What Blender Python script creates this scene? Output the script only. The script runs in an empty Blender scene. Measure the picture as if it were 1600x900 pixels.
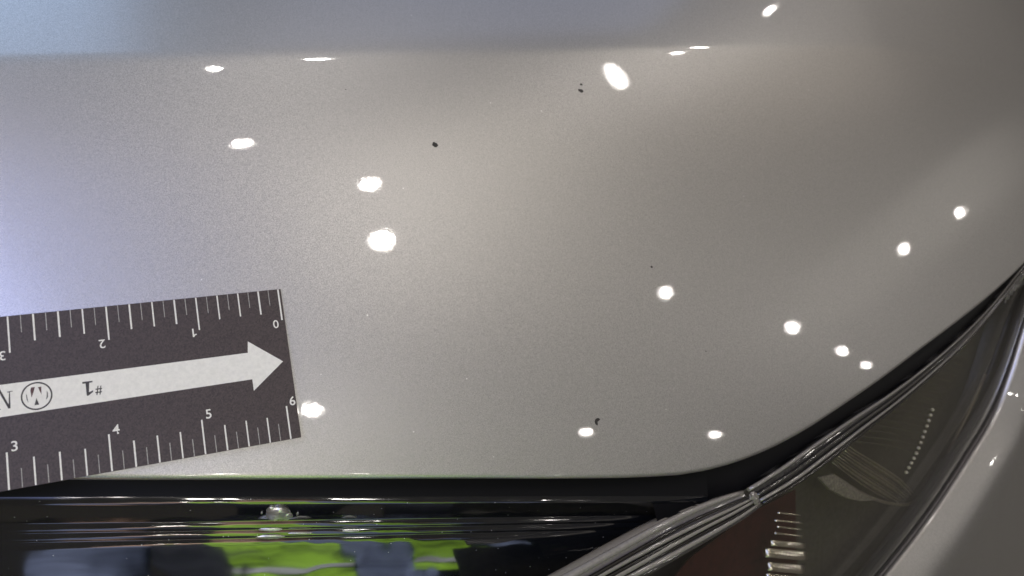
import bpy, bmesh, math, random
from mathutils import Matrix, Vector, noise
random.seed(4)
sc = bpy.context.scene
C = sc.collection

# ---------------------------------------------------------------- measured data (metres)
TILT = [(0.9945219, 0.0, 0.1045285), (0.0342186, 0.9448992, -0.3255682), (-0.0987689, 0.3273615, 0.9397229)]
ORIGIN = (0.0, 0.0, 1.08)
CAM_LOC = (0.008801, -0.144662, 1.295833)
CAM_ROT = [(0.9603156, -0.0749126, -0.2686672), (-0.0913062, 0.8257446, -0.5566049), (0.2635472, 0.5590474, 0.7861354)]
HOOD_EDGE = [(-0.55, -0.06177), (-0.53598, -0.06177), (-0.52196, -0.06177), (-0.50793, -0.06177), (-0.49391, -0.06177), (-0.47989, -0.06177), (-0.46587, -0.06177), (-0.45184, -0.06177), (-0.43782, -0.06177), (-0.4238, -0.06177), (-0.40978, -0.06177), (-0.39575, -0.06177), (-0.38173, -0.06177), (-0.36771, -0.06177), (-0.35369, -0.06177), (-0.33967, -0.06177), (-0.32564, -0.06177), (-0.31162, -0.06177), (-0.2976, -0.06177), (-0.28358, -0.06177), (-0.26955, -0.06177), (-0.25553, -0.06177), (-0.24151, -0.06177), (-0.22749, -0.06177), (-0.21346, -0.06177), (-0.19944, -0.06177), (-0.18542, -0.06177), (-0.1714, -0.06177), (-0.15738, -0.06177), (-0.14335, -0.06177), (-0.12933, -0.0618), (-0.11531, -0.06183), (-0.10129, -0.06188), (-0.08726, -0.06192), (-0.07324, -0.06195), (-0.05922, -0.06195), (-0.0452, -0.06193), (-0.03117, -0.06186), (-0.01715, -0.06174), (-0.00313, -0.06158), (0.01089, -0.06139), (0.02491, -0.06121), (0.03893, -0.06103), (0.05295, -0.06085), (0.06698, -0.06069), (0.081, -0.0606), (0.09502, -0.06053), (0.10904, -0.0604), (0.12306, -0.06016), (0.13708, -0.05987), (0.1511, -0.05931), (0.1651, -0.05847), (0.17899, -0.05661), (0.19273, -0.05378), (0.20625, -0.05004), (0.21954, -0.04559), (0.2326, -0.04046), (0.24547, -0.03488), (0.25813, -0.02885), (0.27079, -0.02282), (0.28345, -0.01679), (0.29607, -0.01069), (0.30862, -0.00443), (0.32112, 0.00193), (0.33364, 0.00825), (0.3462, 0.01448), (0.35879, 0.02066), (0.37136, 0.02688), (0.3839, 0.03315), (0.39643, 0.03944), (0.40893, 0.0458), (0.42136, 0.05228), (0.43377, 0.05883), (0.44614, 0.06545), (0.45842, 0.07222), (0.47059, 0.0792), (0.48259, 0.08643), (0.49445, 0.09391), (0.50619, 0.1016), (0.51779, 0.10949), (0.52926, 0.11756), (0.54058, 0.12581), (0.55174, 0.1343), (0.56275, 0.14299), (0.57363, 0.15187), (0.58438, 0.1609), (0.59502, 0.17007), (0.60556, 0.17934), (0.616, 0.18869), (0.62636, 0.19812), (0.63657, 0.20771), (0.64665, 0.21744), (0.65661, 0.22732), (0.66645, 0.23731), (0.67619, 0.24742), (0.68585, 0.25762), (0.69542, 0.2679), (0.70492, 0.27824), (0.71436, 0.28864), (0.72375, 0.29907), (0.7331, 0.30953), (0.74242, 0.31999), (0.75167, 0.33051), (0.76081, 0.34113), (0.76985, 0.35184), (0.77879, 0.36263), (0.78765, 0.37349), (0.79643, 0.38442), (0.80515, 0.3954), (0.81383, 0.40642), (0.82246, 0.41749), (0.83106, 0.42858), (0.83963, 0.43968), (0.8482, 0.4508), (0.85677, 0.46192), (0.86535, 0.47303), (0.87395, 0.48412), (0.88258, 0.49518), (0.89125, 0.5062), (0.89997, 0.51719)]
TRIM_PROFILE = [(-0.045, -0.015), (-0.065122, -0.015), (-0.06686, -0.015), (-0.067347, -0.015042), (-0.067835, -0.015113), (-0.068323, -0.015215), (-0.068811, -0.015348), (-0.068973, -0.015414), (-0.069137, -0.015518), (-0.069301, -0.015668), (-0.069466, -0.015881), (-0.070687, -0.017792), (-0.071925, -0.019778), (-0.073179, -0.021842), (-0.074452, -0.023989), (-0.074567, -0.024145), (-0.07468, -0.024243), (-0.074793, -0.024303), (-0.074904, -0.024333), (-0.075348, -0.024386), (-0.075792, -0.024466), (-0.076237, -0.024573), (-0.076684, -0.024709), (-0.076852, -0.024783), (-0.077022, -0.024898), (-0.077194, -0.025066), (-0.07737, -0.02531), (-0.077486, -0.025465), (-0.077601, -0.025564), (-0.077714, -0.025624), (-0.077826, -0.025653), (-0.078214, -0.0257), (-0.078603, -0.02577), (-0.078994, -0.025864), (-0.079385, -0.025982), (-0.079554, -0.026055), (-0.079725, -0.026167), (-0.079898, -0.026328), (-0.080075, -0.026557), (-0.080193, -0.026703), (-0.080308, -0.026797), (-0.080421, -0.026855), (-0.080533, -0.026884), (-0.080977, -0.026937), (-0.081422, -0.027014), (-0.081869, -0.027116), (-0.082317, -0.027243), (-0.082485, -0.027299), (-0.082654, -0.027362), (-0.082824, -0.027432), (-0.082994, -0.027509), (-0.084325, -0.028156), (-0.085659, -0.028844), (-0.087002, -0.029572), (-0.088352, -0.030342), (-0.08971, -0.031155), (-0.091073, -0.032012), (-0.092447, -0.032914), (-0.093832, -0.033864), (-0.095224, -0.034862), (-0.09663, -0.03591), (-0.098048, -0.037011), (-0.099479, -0.038166), (-0.100921, -0.039377), (-0.102381, -0.040648), (-0.103847, -0.041955), (-0.105327, -0.043285), (-0.106817, -0.044638), (-0.108319, -0.046016), (-0.109835, -0.047417), (-0.111363, -0.048843), (-0.112903, -0.050295), (-0.11446, -0.051772), (-0.116028, -0.053275), (-0.117611, -0.054805), (-0.119211, -0.056362), (-0.120823, -0.057947)]
FLANGE_UP_TOP = [(0.20947, -0.06377, -0.02669), (0.22545, -0.05732, -0.02911), (0.24116, -0.05017, -0.03135), (0.25675, -0.04275, -0.03357), (0.27248, -0.03571, -0.03604), (0.28825, -0.02885, -0.03869), (0.30411, -0.02226, -0.04156), (0.31997, -0.01576, -0.04455), (0.33569, -0.00889, -0.04749), (0.3513, -0.00174, -0.05039), (0.3668, 0.00564, -0.05328), (0.3822, 0.01321, -0.05616), (0.3975, 0.021, -0.05903), (0.41268, 0.02904, -0.06185), (0.42774, 0.03732, -0.06464), (0.44266, 0.04585, -0.06738), (0.45744, 0.05466, -0.07005), (0.47195, 0.06393, -0.07254), (0.4863, 0.0735, -0.07496), (0.50063, 0.08307, -0.07745), (0.5151, 0.09234, -0.08018), (0.52975, 0.10122, -0.08324), (0.54449, 0.10986, -0.08652), (0.55929, 0.11837, -0.08994), (0.57411, 0.12685, -0.09339), (0.58889, 0.13539, -0.09677)]
FLANGE_UP_LOW = [(0.22201, -0.07021, -0.03225), (0.23799, -0.06489, -0.0352), (0.25365, -0.05864, -0.03783), (0.26895, -0.05136, -0.04012), (0.2842, -0.044, -0.04246), (0.29939, -0.03656, -0.04483), (0.31467, -0.02935, -0.04741), (0.32997, -0.02226, -0.05013), (0.34516, -0.01489, -0.05281), (0.36023, -0.0073, -0.05545), (0.37523, 0.00045, -0.0581), (0.39018, 0.00827, -0.0608), (0.40504, 0.01628, -0.06347), (0.41971, 0.02464, -0.06604), (0.43421, 0.03334, -0.0685), (0.44858, 0.04229, -0.0709), (0.46282, 0.05142, -0.07327), (0.47685, 0.06092, -0.07551), (0.49077, 0.07059, -0.07773), (0.50472, 0.08018, -0.08006), (0.51884, 0.08942, -0.08267), (0.53316, 0.09825, -0.08562), (0.54759, 0.10681, -0.08882), (0.56209, 0.11523, -0.09215), (0.57661, 0.12361, -0.09551), (0.59109, 0.13207, -0.0988)]
FLANGE_LO_TOP = [(0.08873, -0.1036, -0.00955), (0.09559, -0.10108, -0.0103), (0.10245, -0.09856, -0.01105), (0.1093, -0.096, -0.01179), (0.11613, -0.09337, -0.01254), (0.12292, -0.09067, -0.01329), (0.12972, -0.08798, -0.01405), (0.13653, -0.08534, -0.01485), (0.14335, -0.0827, -0.01567), (0.15018, -0.08011, -0.01653), (0.15704, -0.07766, -0.01746), (0.16396, -0.07541, -0.01848), (0.17092, -0.0733, -0.01956), (0.17791, -0.07134, -0.02073), (0.18493, -0.06955, -0.02197), (0.19198, -0.06797, -0.02333), (0.19905, -0.06656, -0.02476), (0.20612, -0.06516, -0.0262)]
FLANGE_LO_LOW = [(0.12047, -0.10682, -0.01721), (0.12644, -0.10481, -0.01803), (0.13242, -0.1028, -0.01885), (0.1384, -0.10079, -0.01967), (0.14437, -0.09879, -0.02051), (0.15035, -0.09679, -0.02137), (0.15632, -0.09482, -0.02227), (0.1623, -0.09285, -0.02318), (0.16827, -0.09086, -0.0241), (0.17424, -0.08887, -0.02504), (0.1802, -0.08688, -0.02599), (0.18615, -0.08486, -0.02695), (0.19209, -0.08278, -0.0279), (0.19802, -0.0807, -0.02886), (0.20394, -0.07857, -0.02983), (0.20978, -0.07624, -0.03072), (0.2155, -0.07357, -0.03148), (0.22117, -0.07077, -0.03219)]
LENS_IN = [(0.08773, -0.11754, -0.01307), (0.0992, -0.1138, -0.0145), (0.11067, -0.11005, -0.01594), (0.12211, -0.10627, -0.01743), (0.13354, -0.10244, -0.01898), (0.14495, -0.0986, -0.02059), (0.15636, -0.0948, -0.02227), (0.16778, -0.09103, -0.02402), (0.17917, -0.08722, -0.02582), (0.19053, -0.08333, -0.02765), (0.20187, -0.07935, -0.0295), (0.21298, -0.07475, -0.03114), (0.22382, -0.06945, -0.03252), (0.23516, -0.06563, -0.0346), (0.24648, -0.06172, -0.03668), (0.25747, -0.05688, -0.03842), (0.26834, -0.05166, -0.04003), (0.27919, -0.04644, -0.04169), (0.29, -0.04116, -0.04335), (0.3008, -0.03587, -0.04506), (0.31166, -0.03074, -0.04689), (0.32255, -0.02571, -0.04881), (0.33342, -0.02063, -0.05074), (0.3442, -0.01537, -0.05264), (0.35493, -0.00999, -0.05452), (0.36562, -0.00453, -0.0564), (0.37627, 0.00099, -0.05829), (0.38691, 0.00654, -0.0602), (0.3975, 0.01218, -0.06212), (0.40803, 0.01794, -0.064), (0.41845, 0.0239, -0.06582), (0.42879, 0.03004, -0.06758), (0.43904, 0.03632, -0.06931), (0.44924, 0.0427, -0.07101), (0.45938, 0.04917, -0.07271), (0.46941, 0.05583, -0.07433), (0.47935, 0.06265, -0.0759), (0.48924, 0.06953, -0.07748), (0.49915, 0.07638, -0.07911), (0.50911, 0.08311, -0.08084), (0.51917, 0.08963, -0.08274), (0.52934, 0.09593, -0.08481), (0.53957, 0.10209, -0.08702), (0.54985, 0.10813, -0.08933), (0.56017, 0.11411, -0.0917), (0.57049, 0.12007, -0.0941), (0.5808, 0.12604, -0.09648), (0.59109, 0.13207, -0.0988)]
LENS_OUT = [(0.2805, -0.15986, -0.09433), (0.28895, -0.15522, -0.09553), (0.29741, -0.15057, -0.09671), (0.30586, -0.14592, -0.09789), (0.31432, -0.14128, -0.09907), (0.32277, -0.13663, -0.10028), (0.33122, -0.132, -0.10153), (0.33968, -0.12738, -0.10282), (0.34814, -0.12279, -0.10418), (0.35661, -0.11823, -0.10558), (0.36505, -0.11361, -0.10696), (0.37344, -0.10889, -0.10829), (0.38181, -0.10412, -0.10961), (0.39017, -0.0993, -0.11092), (0.39849, -0.09441, -0.11219), (0.40675, -0.08942, -0.11341), (0.41493, -0.0843, -0.11454), (0.42303, -0.07903, -0.11557), (0.43101, -0.07359, -0.11647), (0.43891, -0.06799, -0.11727), (0.44674, -0.06225, -0.11798), (0.45448, -0.05639, -0.1186), (0.46214, -0.0504, -0.11914), (0.4697, -0.0443, -0.1196), (0.47717, -0.0381, -0.11999), (0.48487, -0.03195, -0.12055), (0.49277, -0.02584, -0.12124), (0.5005, -0.01958, -0.12179), (0.50768, -0.01296, -0.12193), (0.51394, -0.00581, -0.12138), (0.51895, 0.00206, -0.1199), (0.5229, 0.0106, -0.11756), (0.52622, 0.01947, -0.11481), (0.52929, 0.02834, -0.11207), (0.53165, 0.03735, -0.10907), (0.53362, 0.04645, -0.10595), (0.53596, 0.05544, -0.10313), (0.53937, 0.06412, -0.10101), (0.54375, 0.07264, -0.09953), (0.54882, 0.081, -0.09854), (0.55444, 0.08911, -0.09797), (0.56047, 0.09689, -0.09775), (0.56676, 0.10425, -0.09781), (0.57353, 0.11105, -0.09834), (0.58081, 0.1174, -0.09932), (0.58838, 0.12349, -0.10056), (0.59602, 0.12952, -0.10186), (0.60349, 0.13569, -0.10301)]
FIN = [(0.28218, -0.05757, -0.05866), (0.29543, -0.05573, -0.06249), (0.31239, -0.05917, -0.06991), (0.33333, -0.06526, -0.08049), (0.36582, -0.06932, -0.09581), (0.33578, -0.06987, -0.08353), (0.31627, -0.06802, -0.07507), (0.29544, -0.06332, -0.06545)]
BEADS = [(0.40943, -0.01416, -0.08713), (0.40825, -0.01758, -0.08812), (0.40709, -0.021, -0.08913), (0.40592, -0.02442, -0.09012), (0.40467, -0.02782, -0.09109), (0.40331, -0.03118, -0.09201), (0.40191, -0.03456, -0.09295), (0.40043, -0.0379, -0.09385), (0.39876, -0.04116, -0.09464), (0.39678, -0.04424, -0.09523), (0.39449, -0.04717, -0.09561), (0.39204, -0.05002, -0.0959), (0.38962, -0.05289, -0.09621)]
MAROON = [(0.23902, -0.07459, -0.06087), (0.2751, -0.06368, -0.06856), (0.28607, -0.09212, -0.08414), (0.32083, -0.14562, -0.12657), (0.16205, -0.12472, -0.05599), (0.19722, -0.09404, -0.05514)]
FAN = [[(0.29482, -0.04946, -0.06093), (0.30887, -0.05361, -0.06756), (0.32292, -0.05766, -0.07423), (0.33701, -0.06115, -0.08112), (0.35114, -0.06417, -0.08818), (0.36526, -0.06687, -0.09539), (0.37934, -0.06924, -0.10276), (0.39341, -0.07144, -0.11021)], [(0.29668, -0.04841, -0.06117), (0.31102, -0.05252, -0.0679), (0.32537, -0.05651, -0.07468), (0.33973, -0.05999, -0.08168), (0.35411, -0.06303, -0.08888), (0.36845, -0.06581, -0.09625), (0.38272, -0.06836, -0.10383), (0.39696, -0.07078, -0.11151)], [(0.29855, -0.04736, -0.06142), (0.3132, -0.05141, -0.06825), (0.32784, -0.05536, -0.07513), (0.34248, -0.05882, -0.08226), (0.35712, -0.06188, -0.08959), (0.3717, -0.06474, -0.09713), (0.38616, -0.06747, -0.10493), (0.40057, -0.07012, -0.11284)], [(0.30044, -0.04631, -0.06168), (0.31539, -0.0503, -0.06861), (0.33034, -0.0542, -0.0756), (0.34527, -0.05765, -0.08285), (0.36018, -0.06072, -0.09033), (0.375, -0.06366, -0.09804), (0.38965, -0.06658, -0.10605), (0.40425, -0.06944, -0.1142)], [(0.30233, -0.04525, -0.06193), (0.31761, -0.04918, -0.06897), (0.33288, -0.05302, -0.07607), (0.3481, -0.05646, -0.08346), (0.36329, -0.05955, -0.09108), (0.37836, -0.06257, -0.09897), (0.39321, -0.06567, -0.10721), (0.40799, -0.06876, -0.11561)], [(0.30424, -0.04418, -0.0622), (0.31985, -0.04805, -0.06934), (0.33544, -0.05185, -0.07656), (0.35096, -0.05527, -0.08408), (0.36645, -0.05837, -0.09186), (0.38177, -0.06147, -0.09993), (0.39683, -0.06475, -0.10839), (0.41179, -0.06807, -0.11704)], [(0.30617, -0.0431, -0.06246), (0.32211, -0.04691, -0.06972), (0.33803, -0.05066, -0.07705), (0.35387, -0.05407, -0.08472), (0.36965, -0.05718, -0.09265), (0.38524, -0.06035, -0.10091), (0.40052, -0.06382, -0.10962), (0.41567, -0.06737, -0.11852)], [(0.3081, -0.04202, -0.06273), (0.3244, -0.04577, -0.0701), (0.34066, -0.04946, -0.07756), (0.35683, -0.05285, -0.08538), (0.37292, -0.05597, -0.09347), (0.38878, -0.05923, -0.10192), (0.40428, -0.06288, -0.11087), (0.41963, -0.06667, -0.12004)], [(0.31006, -0.04093, -0.063), (0.32671, -0.04462, -0.0705), (0.34333, -0.04826, -0.07808), (0.35982, -0.05163, -0.08605), (0.37623, -0.05476, -0.09431), (0.39238, -0.05809, -0.10296), (0.40811, -0.06193, -0.11216), (0.42366, -0.06595, -0.12161)]]
BOWL = [(0.29855, -0.05596, -0.06567), (0.30937, -0.05869, -0.0708), (0.32019, -0.06146, -0.07592), (0.33102, -0.06403, -0.08108), (0.3419, -0.06617, -0.08631), (0.35281, -0.06801, -0.09165), (0.36375, -0.06956, -0.09705), (0.37473, -0.07077, -0.10244), (0.38574, -0.0716, -0.10779), (0.39681, -0.07213, -0.11313), (0.40795, -0.07267, -0.1187), (0.41911, -0.07267, -0.12411), (0.43024, -0.07147, -0.12891), (0.44155, -0.06875, -0.13301), (0.45339, -0.06501, -0.1369), (0.46413, -0.05955, -0.13932), (0.47202, -0.05144, -0.13882), (0.47728, -0.04061, -0.13547), (0.4827, -0.02963, -0.1322), (0.48979, -0.01979, -0.13053), (0.49731, -0.01013, -0.12928), (0.50432, -0.00018, -0.12773), (0.51098, 0.00998, -0.12601), (0.51761, 0.02017, -0.12427)]
SLATS = [([(0.25166, -0.07492, -0.05702), (0.26674, -0.07643, -0.06262)], 2), ([(0.24992, -0.07859, -0.05783), (0.26804, -0.08028, -0.06459)], 2), ([(0.25314, -0.08177, -0.06011), (0.26917, -0.08351, -0.0663)], 2), ([(0.25181, -0.08484, -0.06086), (0.27035, -0.08676, -0.06806)], 2), ([(0.24986, -0.08942, -0.06201), (0.27221, -0.09167, -0.0708)], 7), ([(0.24623, -0.09389, -0.06258), (0.27355, -0.09661, -0.07344)], 11), ([(0.2508, -0.10068, -0.06697), (0.27452, -0.10354, -0.0769)], 11), ([(0.25147, -0.10575, -0.06938), (0.27557, -0.10888, -0.07976)], 8), ([(0.25344, -0.11096, -0.07239), (0.27813, -0.11441, -0.08338)], 9)]
FINE = [[(0.32037, -0.03758, -0.06835), (0.33811, -0.03748, -0.07477), (0.35577, -0.03754, -0.08142), (0.37319, -0.03797, -0.08863), (0.39048, -0.03862, -0.09617), (0.40778, -0.03925, -0.10368)], [(0.32373, -0.03431, -0.06832), (0.34143, -0.03414, -0.07468), (0.35904, -0.03412, -0.08128), (0.37643, -0.03447, -0.08844), (0.3937, -0.03501, -0.0959), (0.41097, -0.03555, -0.10334)], [(0.32714, -0.031, -0.06829), (0.3448, -0.03076, -0.07461), (0.36237, -0.03067, -0.08116), (0.37973, -0.03093, -0.08826), (0.39697, -0.03138, -0.09565), (0.41422, -0.03181, -0.10302)], [(0.3306, -0.02766, -0.06829), (0.34822, -0.02735, -0.07456), (0.36575, -0.02719, -0.08106), (0.38308, -0.02736, -0.0881), (0.40029, -0.02771, -0.09542), (0.41752, -0.02804, -0.10272)], [(0.33411, -0.02428, -0.06829), (0.35169, -0.02391, -0.07451), (0.36918, -0.02368, -0.08098), (0.38648, -0.02376, -0.08796), (0.40367, -0.02401, -0.09521), (0.42087, -0.02424, -0.10244)], [(0.33767, -0.02086, -0.06831), (0.35522, -0.02042, -0.07449), (0.37267, -0.02013, -0.08091), (0.38994, -0.02012, -0.08784), (0.4071, -0.02027, -0.09502), (0.42428, -0.0204, -0.10218)], [(0.34128, -0.01741, -0.06834), (0.35879, -0.01691, -0.07448), (0.37621, -0.01654, -0.08086), (0.39345, -0.01645, -0.08773), (0.41059, -0.0165, -0.09486), (0.42775, -0.01653, -0.10195)], [(0.34495, -0.01391, -0.06839), (0.36243, -0.01335, -0.07448), (0.37981, -0.01292, -0.08083), (0.39702, -0.01274, -0.08765), (0.41415, -0.01269, -0.09471), (0.43128, -0.01262, -0.10173)], [(0.34868, -0.01038, -0.06845), (0.36612, -0.00975, -0.07451), (0.38347, -0.00925, -0.08081), (0.40066, -0.00899, -0.08758), (0.41776, -0.00884, -0.09458), (0.43487, -0.00868, -0.10154)], [(0.35246, -0.00681, -0.06853), (0.36988, -0.00612, -0.07455), (0.3872, -0.00555, -0.08082), (0.40436, -0.0052, -0.08754), (0.42144, -0.00496, -0.09447), (0.43853, -0.00469, -0.10137)], [(0.35631, -0.00319, -0.06862), (0.37369, -0.00244, -0.0746), (0.39098, -0.00181, -0.08084), (0.40812, -0.00137, -0.08751), (0.42518, -0.00103, -0.09439), (0.44226, -0.00066, -0.10123)], [(0.36022, 0.00048, -0.06873), (0.37757, 0.00128, -0.07468), (0.39483, 0.00197, -0.08089), (0.41195, 0.0025, -0.08751), (0.42899, 0.00295, -0.09433), (0.44605, 0.00341, -0.10111)], [(0.36419, 0.00419, -0.06886), (0.38151, 0.00504, -0.07478), (0.39875, 0.0058, -0.08095), (0.41584, 0.00641, -0.08753), (0.43287, 0.00696, -0.09429), (0.44991, 0.00752, -0.10101)], [(0.36823, 0.00794, -0.06901), (0.38553, 0.00885, -0.0749), (0.40274, 0.00967, -0.08104), (0.41981, 0.01037, -0.08757), (0.43682, 0.01102, -0.09428), (0.45385, 0.01168, -0.10095)], [(0.37233, 0.01175, -0.06917), (0.38961, 0.0127, -0.07503), (0.4068, 0.01359, -0.08115), (0.42385, 0.01438, -0.08764), (0.44085, 0.01513, -0.09429), (0.45786, 0.01589, -0.1009)], [(0.37651, 0.0156, -0.06936), (0.39377, 0.0166, -0.07519), (0.41093, 0.01755, -0.08128), (0.42797, 0.01844, -0.08773), (0.44496, 0.01929, -0.09433), (0.46196, 0.02015, -0.10089)], [(0.38076, 0.01951, -0.06956), (0.398, 0.02055, -0.07537), (0.41514, 0.02157, -0.08144), (0.43217, 0.02254, -0.08784), (0.44914, 0.0235, -0.09439), (0.46613, 0.02446, -0.1009)]]
RIBS = [[(0.49591, 0.0638, -0.08622), (0.49968, 0.07658, -0.08325)], [(0.50165, 0.06765, -0.08721), (0.50555, 0.08056, -0.08427)], [(0.50752, 0.07157, -0.08824), (0.51155, 0.08462, -0.08533)], [(0.51353, 0.07556, -0.08931), (0.5177, 0.08875, -0.08643)], [(0.51969, 0.07962, -0.09043), (0.524, 0.09297, -0.08759)], [(0.526, 0.08377, -0.09161), (0.53046, 0.09728, -0.08879)], [(0.53247, 0.08801, -0.09283), (0.53709, 0.10167, -0.09006)], [(0.5391, 0.09233, -0.09412), (0.5439, 0.10617, -0.09138)], [(0.54592, 0.09674, -0.09546), (0.5509, 0.11076, -0.09277)]]
GLINT = [(0.00419, -0.07116, -0.02), (0.00552, -0.06994, -0.02), (0.00804, -0.07036, -0.02), (0.01019, -0.07121, -0.02), (0.01217, -0.07247, -0.02), (0.01167, -0.07412, -0.02), (0.00919, -0.0743, -0.02), (0.00667, -0.07386, -0.02), (0.00474, -0.07281, -0.02)]
CHIPS = [(0.12149, 0.10644, 0.001181), (0.12182, 0.10996, 0.000594), (0.05379, 0.06484, 0.00107), (0.15302, 0.02823, 0.000561), (0.12464, -0.03864, 0.001259), (0.18044, -0.00618, 0.000289), (0.01847, 0.08171, 0.000257)]
LAMPS = [((-0.08, 1.455, 3.504), 0.03), ((0.301, 1.813, 3.504), 0.06), ((0.195, 0.675, 3.497), 0.0384), ((0.799, 0.401, 3.49), 0.0424), ((0.923, 0.078, 3.483), 0.0516), ((2.588, 2.525, 3.494), 0.0348), ((2.901, 3.178, 3.494), 0.06), ((3.756, 4.689, 3.015), 0.03), ((2.809, 0.111, 3.462), 0.034), ((4.441, 0.136, 3.445), 0.0432), ((5.487, 0.062, 3.435), 0.0376), ((5.838, -0.015, 3.296), 0.032), ((5.875, 1.176, 3.048), 0.0316), ((6.023, 1.612, 2.48), 0.03), ((2.487, -1.207, 3.446), 0.03), ((3.828, -1.194, 3.435), 0.033), ((0.783, -1.093, 3.463), 0.043), ((0.443, -1.662, 3.24), 0.07), ((0.348, -2.717, 3.24), 0.05), ((1.065, -1.716, 3.24), 0.05), ((0.05, -1.256, 3.24), 0.045), ((2.79, -2.79, 3.24), 0.05)]
TUBE_LAMP = ((1.851, 1.715, 3.255), (-0.5122, 0.8331, -0.2088), (0.33, 0.0982))
SLAT_UP = (0.05143, 0.00906, 0.99864)
PALE = ((3.714, -0.396, 3.799), (6.045, 2.264, 1.893))
PERSON_LOC = (0.18, -0.66, 0.0)
CARD_H = 0.04963
CARD_SHIFT = -0.00236
CARD_FRAME = [(0.977925, -0.208958, 0.0, 0.0), (0.208958, 0.977925, 0.0, 0.0), (-0.0, -0.0, 1.0, 0.0001), (0.0, 0.0, 0.0, 1.0)]
ARROW = [(-0.00149, -0.02435), (-0.0115, -0.01633), (-0.01194, -0.02002), (-0.15, -0.01981), (-0.15, -0.02949), (-0.01162, -0.02874), (-0.01159, -0.03248)]
TOP_NUM = [('0', (-0.00213, -0.01174)), ('1', (-0.0271, -0.01142)), ('2', (-0.05271, -0.01155)), ('3', (-0.07803, -0.01159))]
LOW_NUM = [('6', (-0.0003, -0.03757)), ('5', (-0.02563, -0.03747)), ('4', (-0.05116, -0.03764)), ('3', (-0.07663, -0.03774))]
PRINT = [('monogram_stroke', [[(-0.07189, -0.02269), (-0.07168, -0.02186), (-0.07073, -0.02182), (-0.07104, -0.02295), (-0.07171, -0.02483)], [(-0.06995, -0.022), (-0.06915, -0.02198), (-0.06922, -0.0243), (-0.06957, -0.0233)]], 'mark_red'), ('monogram_stroke', [[(-0.07054, -0.02509), (-0.06996, -0.0271), (-0.07114, -0.02709)], [(-0.073, -0.02345), (-0.0728, -0.02395), (-0.07258, -0.02615), (-0.07294, -0.02509)], [(-0.06788, -0.02334), (-0.06764, -0.02397), (-0.06769, -0.02525), (-0.06822, -0.02604), (-0.06794, -0.02486)]], 'mark'), ('numeral_on_arrow', [[(-0.05876, -0.02224), (-0.05614, -0.02231), (-0.05612, -0.0227), (-0.05701, -0.02276), (-0.05726, -0.02553), (-0.05615, -0.02516), (-0.05618, -0.02559), (-0.05759, -0.0266), (-0.05791, -0.02646), (-0.05797, -0.0228), (-0.05876, -0.02282)]], 'mark'), ('hash_mark', [[(-0.05493, -0.02405), (-0.05468, -0.02404), (-0.05513, -0.02667), (-0.05543, -0.02667)], [(-0.05417, -0.02407), (-0.05392, -0.02407), (-0.05434, -0.0267), (-0.05463, -0.0267)]], 'mark'), ('hash_mark', [[(-0.05549, -0.02478), (-0.05381, -0.02481), (-0.05384, -0.02514), (-0.05552, -0.02512)], [(-0.05561, -0.02577), (-0.05393, -0.02576), (-0.05395, -0.02609), (-0.05563, -0.02611)]], 'mark'), ('serif_letter', [[(-0.07707, -0.02232), (-0.07683, -0.02232), (-0.07694, -0.02696), (-0.07744, -0.02699)], [(-0.08001, -0.02058), (-0.07935, -0.02068), (-0.07694, -0.02685), (-0.07748, -0.02698)], [(-0.0775, -0.02214), (-0.07614, -0.02208), (-0.07615, -0.02226), (-0.07751, -0.02237)], [(-0.07983, -0.02084), (-0.07968, -0.02082), (-0.07985, -0.02681), (-0.08004, -0.02682)], [(-0.08072, -0.0268), (-0.07931, -0.02681), (-0.07932, -0.02699), (-0.08073, -0.02698)]], 'mark')]
LOGO_C = (-0.07042, -0.0245)
LOGO_R = (0.00372, 0.00385)

# ---------------------------------------------------------------- camera, world, lamps, exposure
cam = bpy.data.cameras.new('camera'); cam.lens = 26; cam.sensor_width = 36
cam.clip_start = 0.005; cam.clip_end = 100
cam.dof.use_dof = True; cam.dof.focus_distance = 0.262; cam.dof.aperture_fstop = 20
cam_o = bpy.data.objects.new('camera', cam); C.objects.link(cam_o)
cam_o.matrix_world = Matrix.Translation(CAM_LOC) @ Matrix(CAM_ROT).to_4x4()
sc.camera = cam_o

sc.world = bpy.data.worlds.new('World'); sc.world.use_nodes = True
bg = sc.world.node_tree.nodes['Background']
bg.inputs['Color'].default_value = (1.0, 0.90, 0.78, 1); bg.inputs['Strength'].default_value = 0.085

def area(name, loc, target, sx, sy, power, col, shape='RECTANGLE', spread=180):
    l = bpy.data.lights.new(name, 'AREA'); l.shape = shape; l.size = sx; l.size_y = sy
    l.energy = power; l.color = col; l.spread = math.radians(spread)
    o = bpy.data.objects.new(name, l); C.objects.link(o); o.location = loc
    o.rotation_euler = (Vector(target) - Vector(loc)).to_track_quat('-Z', 'Y').to_euler()
    return o
O_ = Vector(ORIGIN)
LAMP_RADIANCE = 95.0
for p, rad in LAMPS:                         # the showroom's round ceiling downlights
    a_ = math.pi * rad * rad
    area('ceiling_downlight', p, ORIGIN, rad * 2, rad * 2, LAMP_RADIANCE * a_ * math.pi, (1.0, 0.95, 0.89), 'DISK')
mid, ax, sz = Vector(TUBE_LAMP[0]), Vector(TUBE_LAMP[1]), TUBE_LAMP[2]      # one long fitting further off
l = bpy.data.lights.new('ceiling_strip_lamp', 'AREA'); l.shape = 'ELLIPSE'; l.size, l.size_y = sz
l.energy = 30 * math.pi * l.size * l.size_y * 0.785; l.color = (1.0, 0.95, 0.89)
o = bpy.data.objects.new('ceiling_strip_lamp', l); C.objects.link(o)
zz = (mid - O_).normalized(); xx = (ax - zz * ax.dot(zz)).normalized(); yy = zz.cross(xx)
o.matrix_world = Matrix.Translation(mid) @ Matrix((xx, yy, zz)).transposed().to_4x4()
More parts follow.
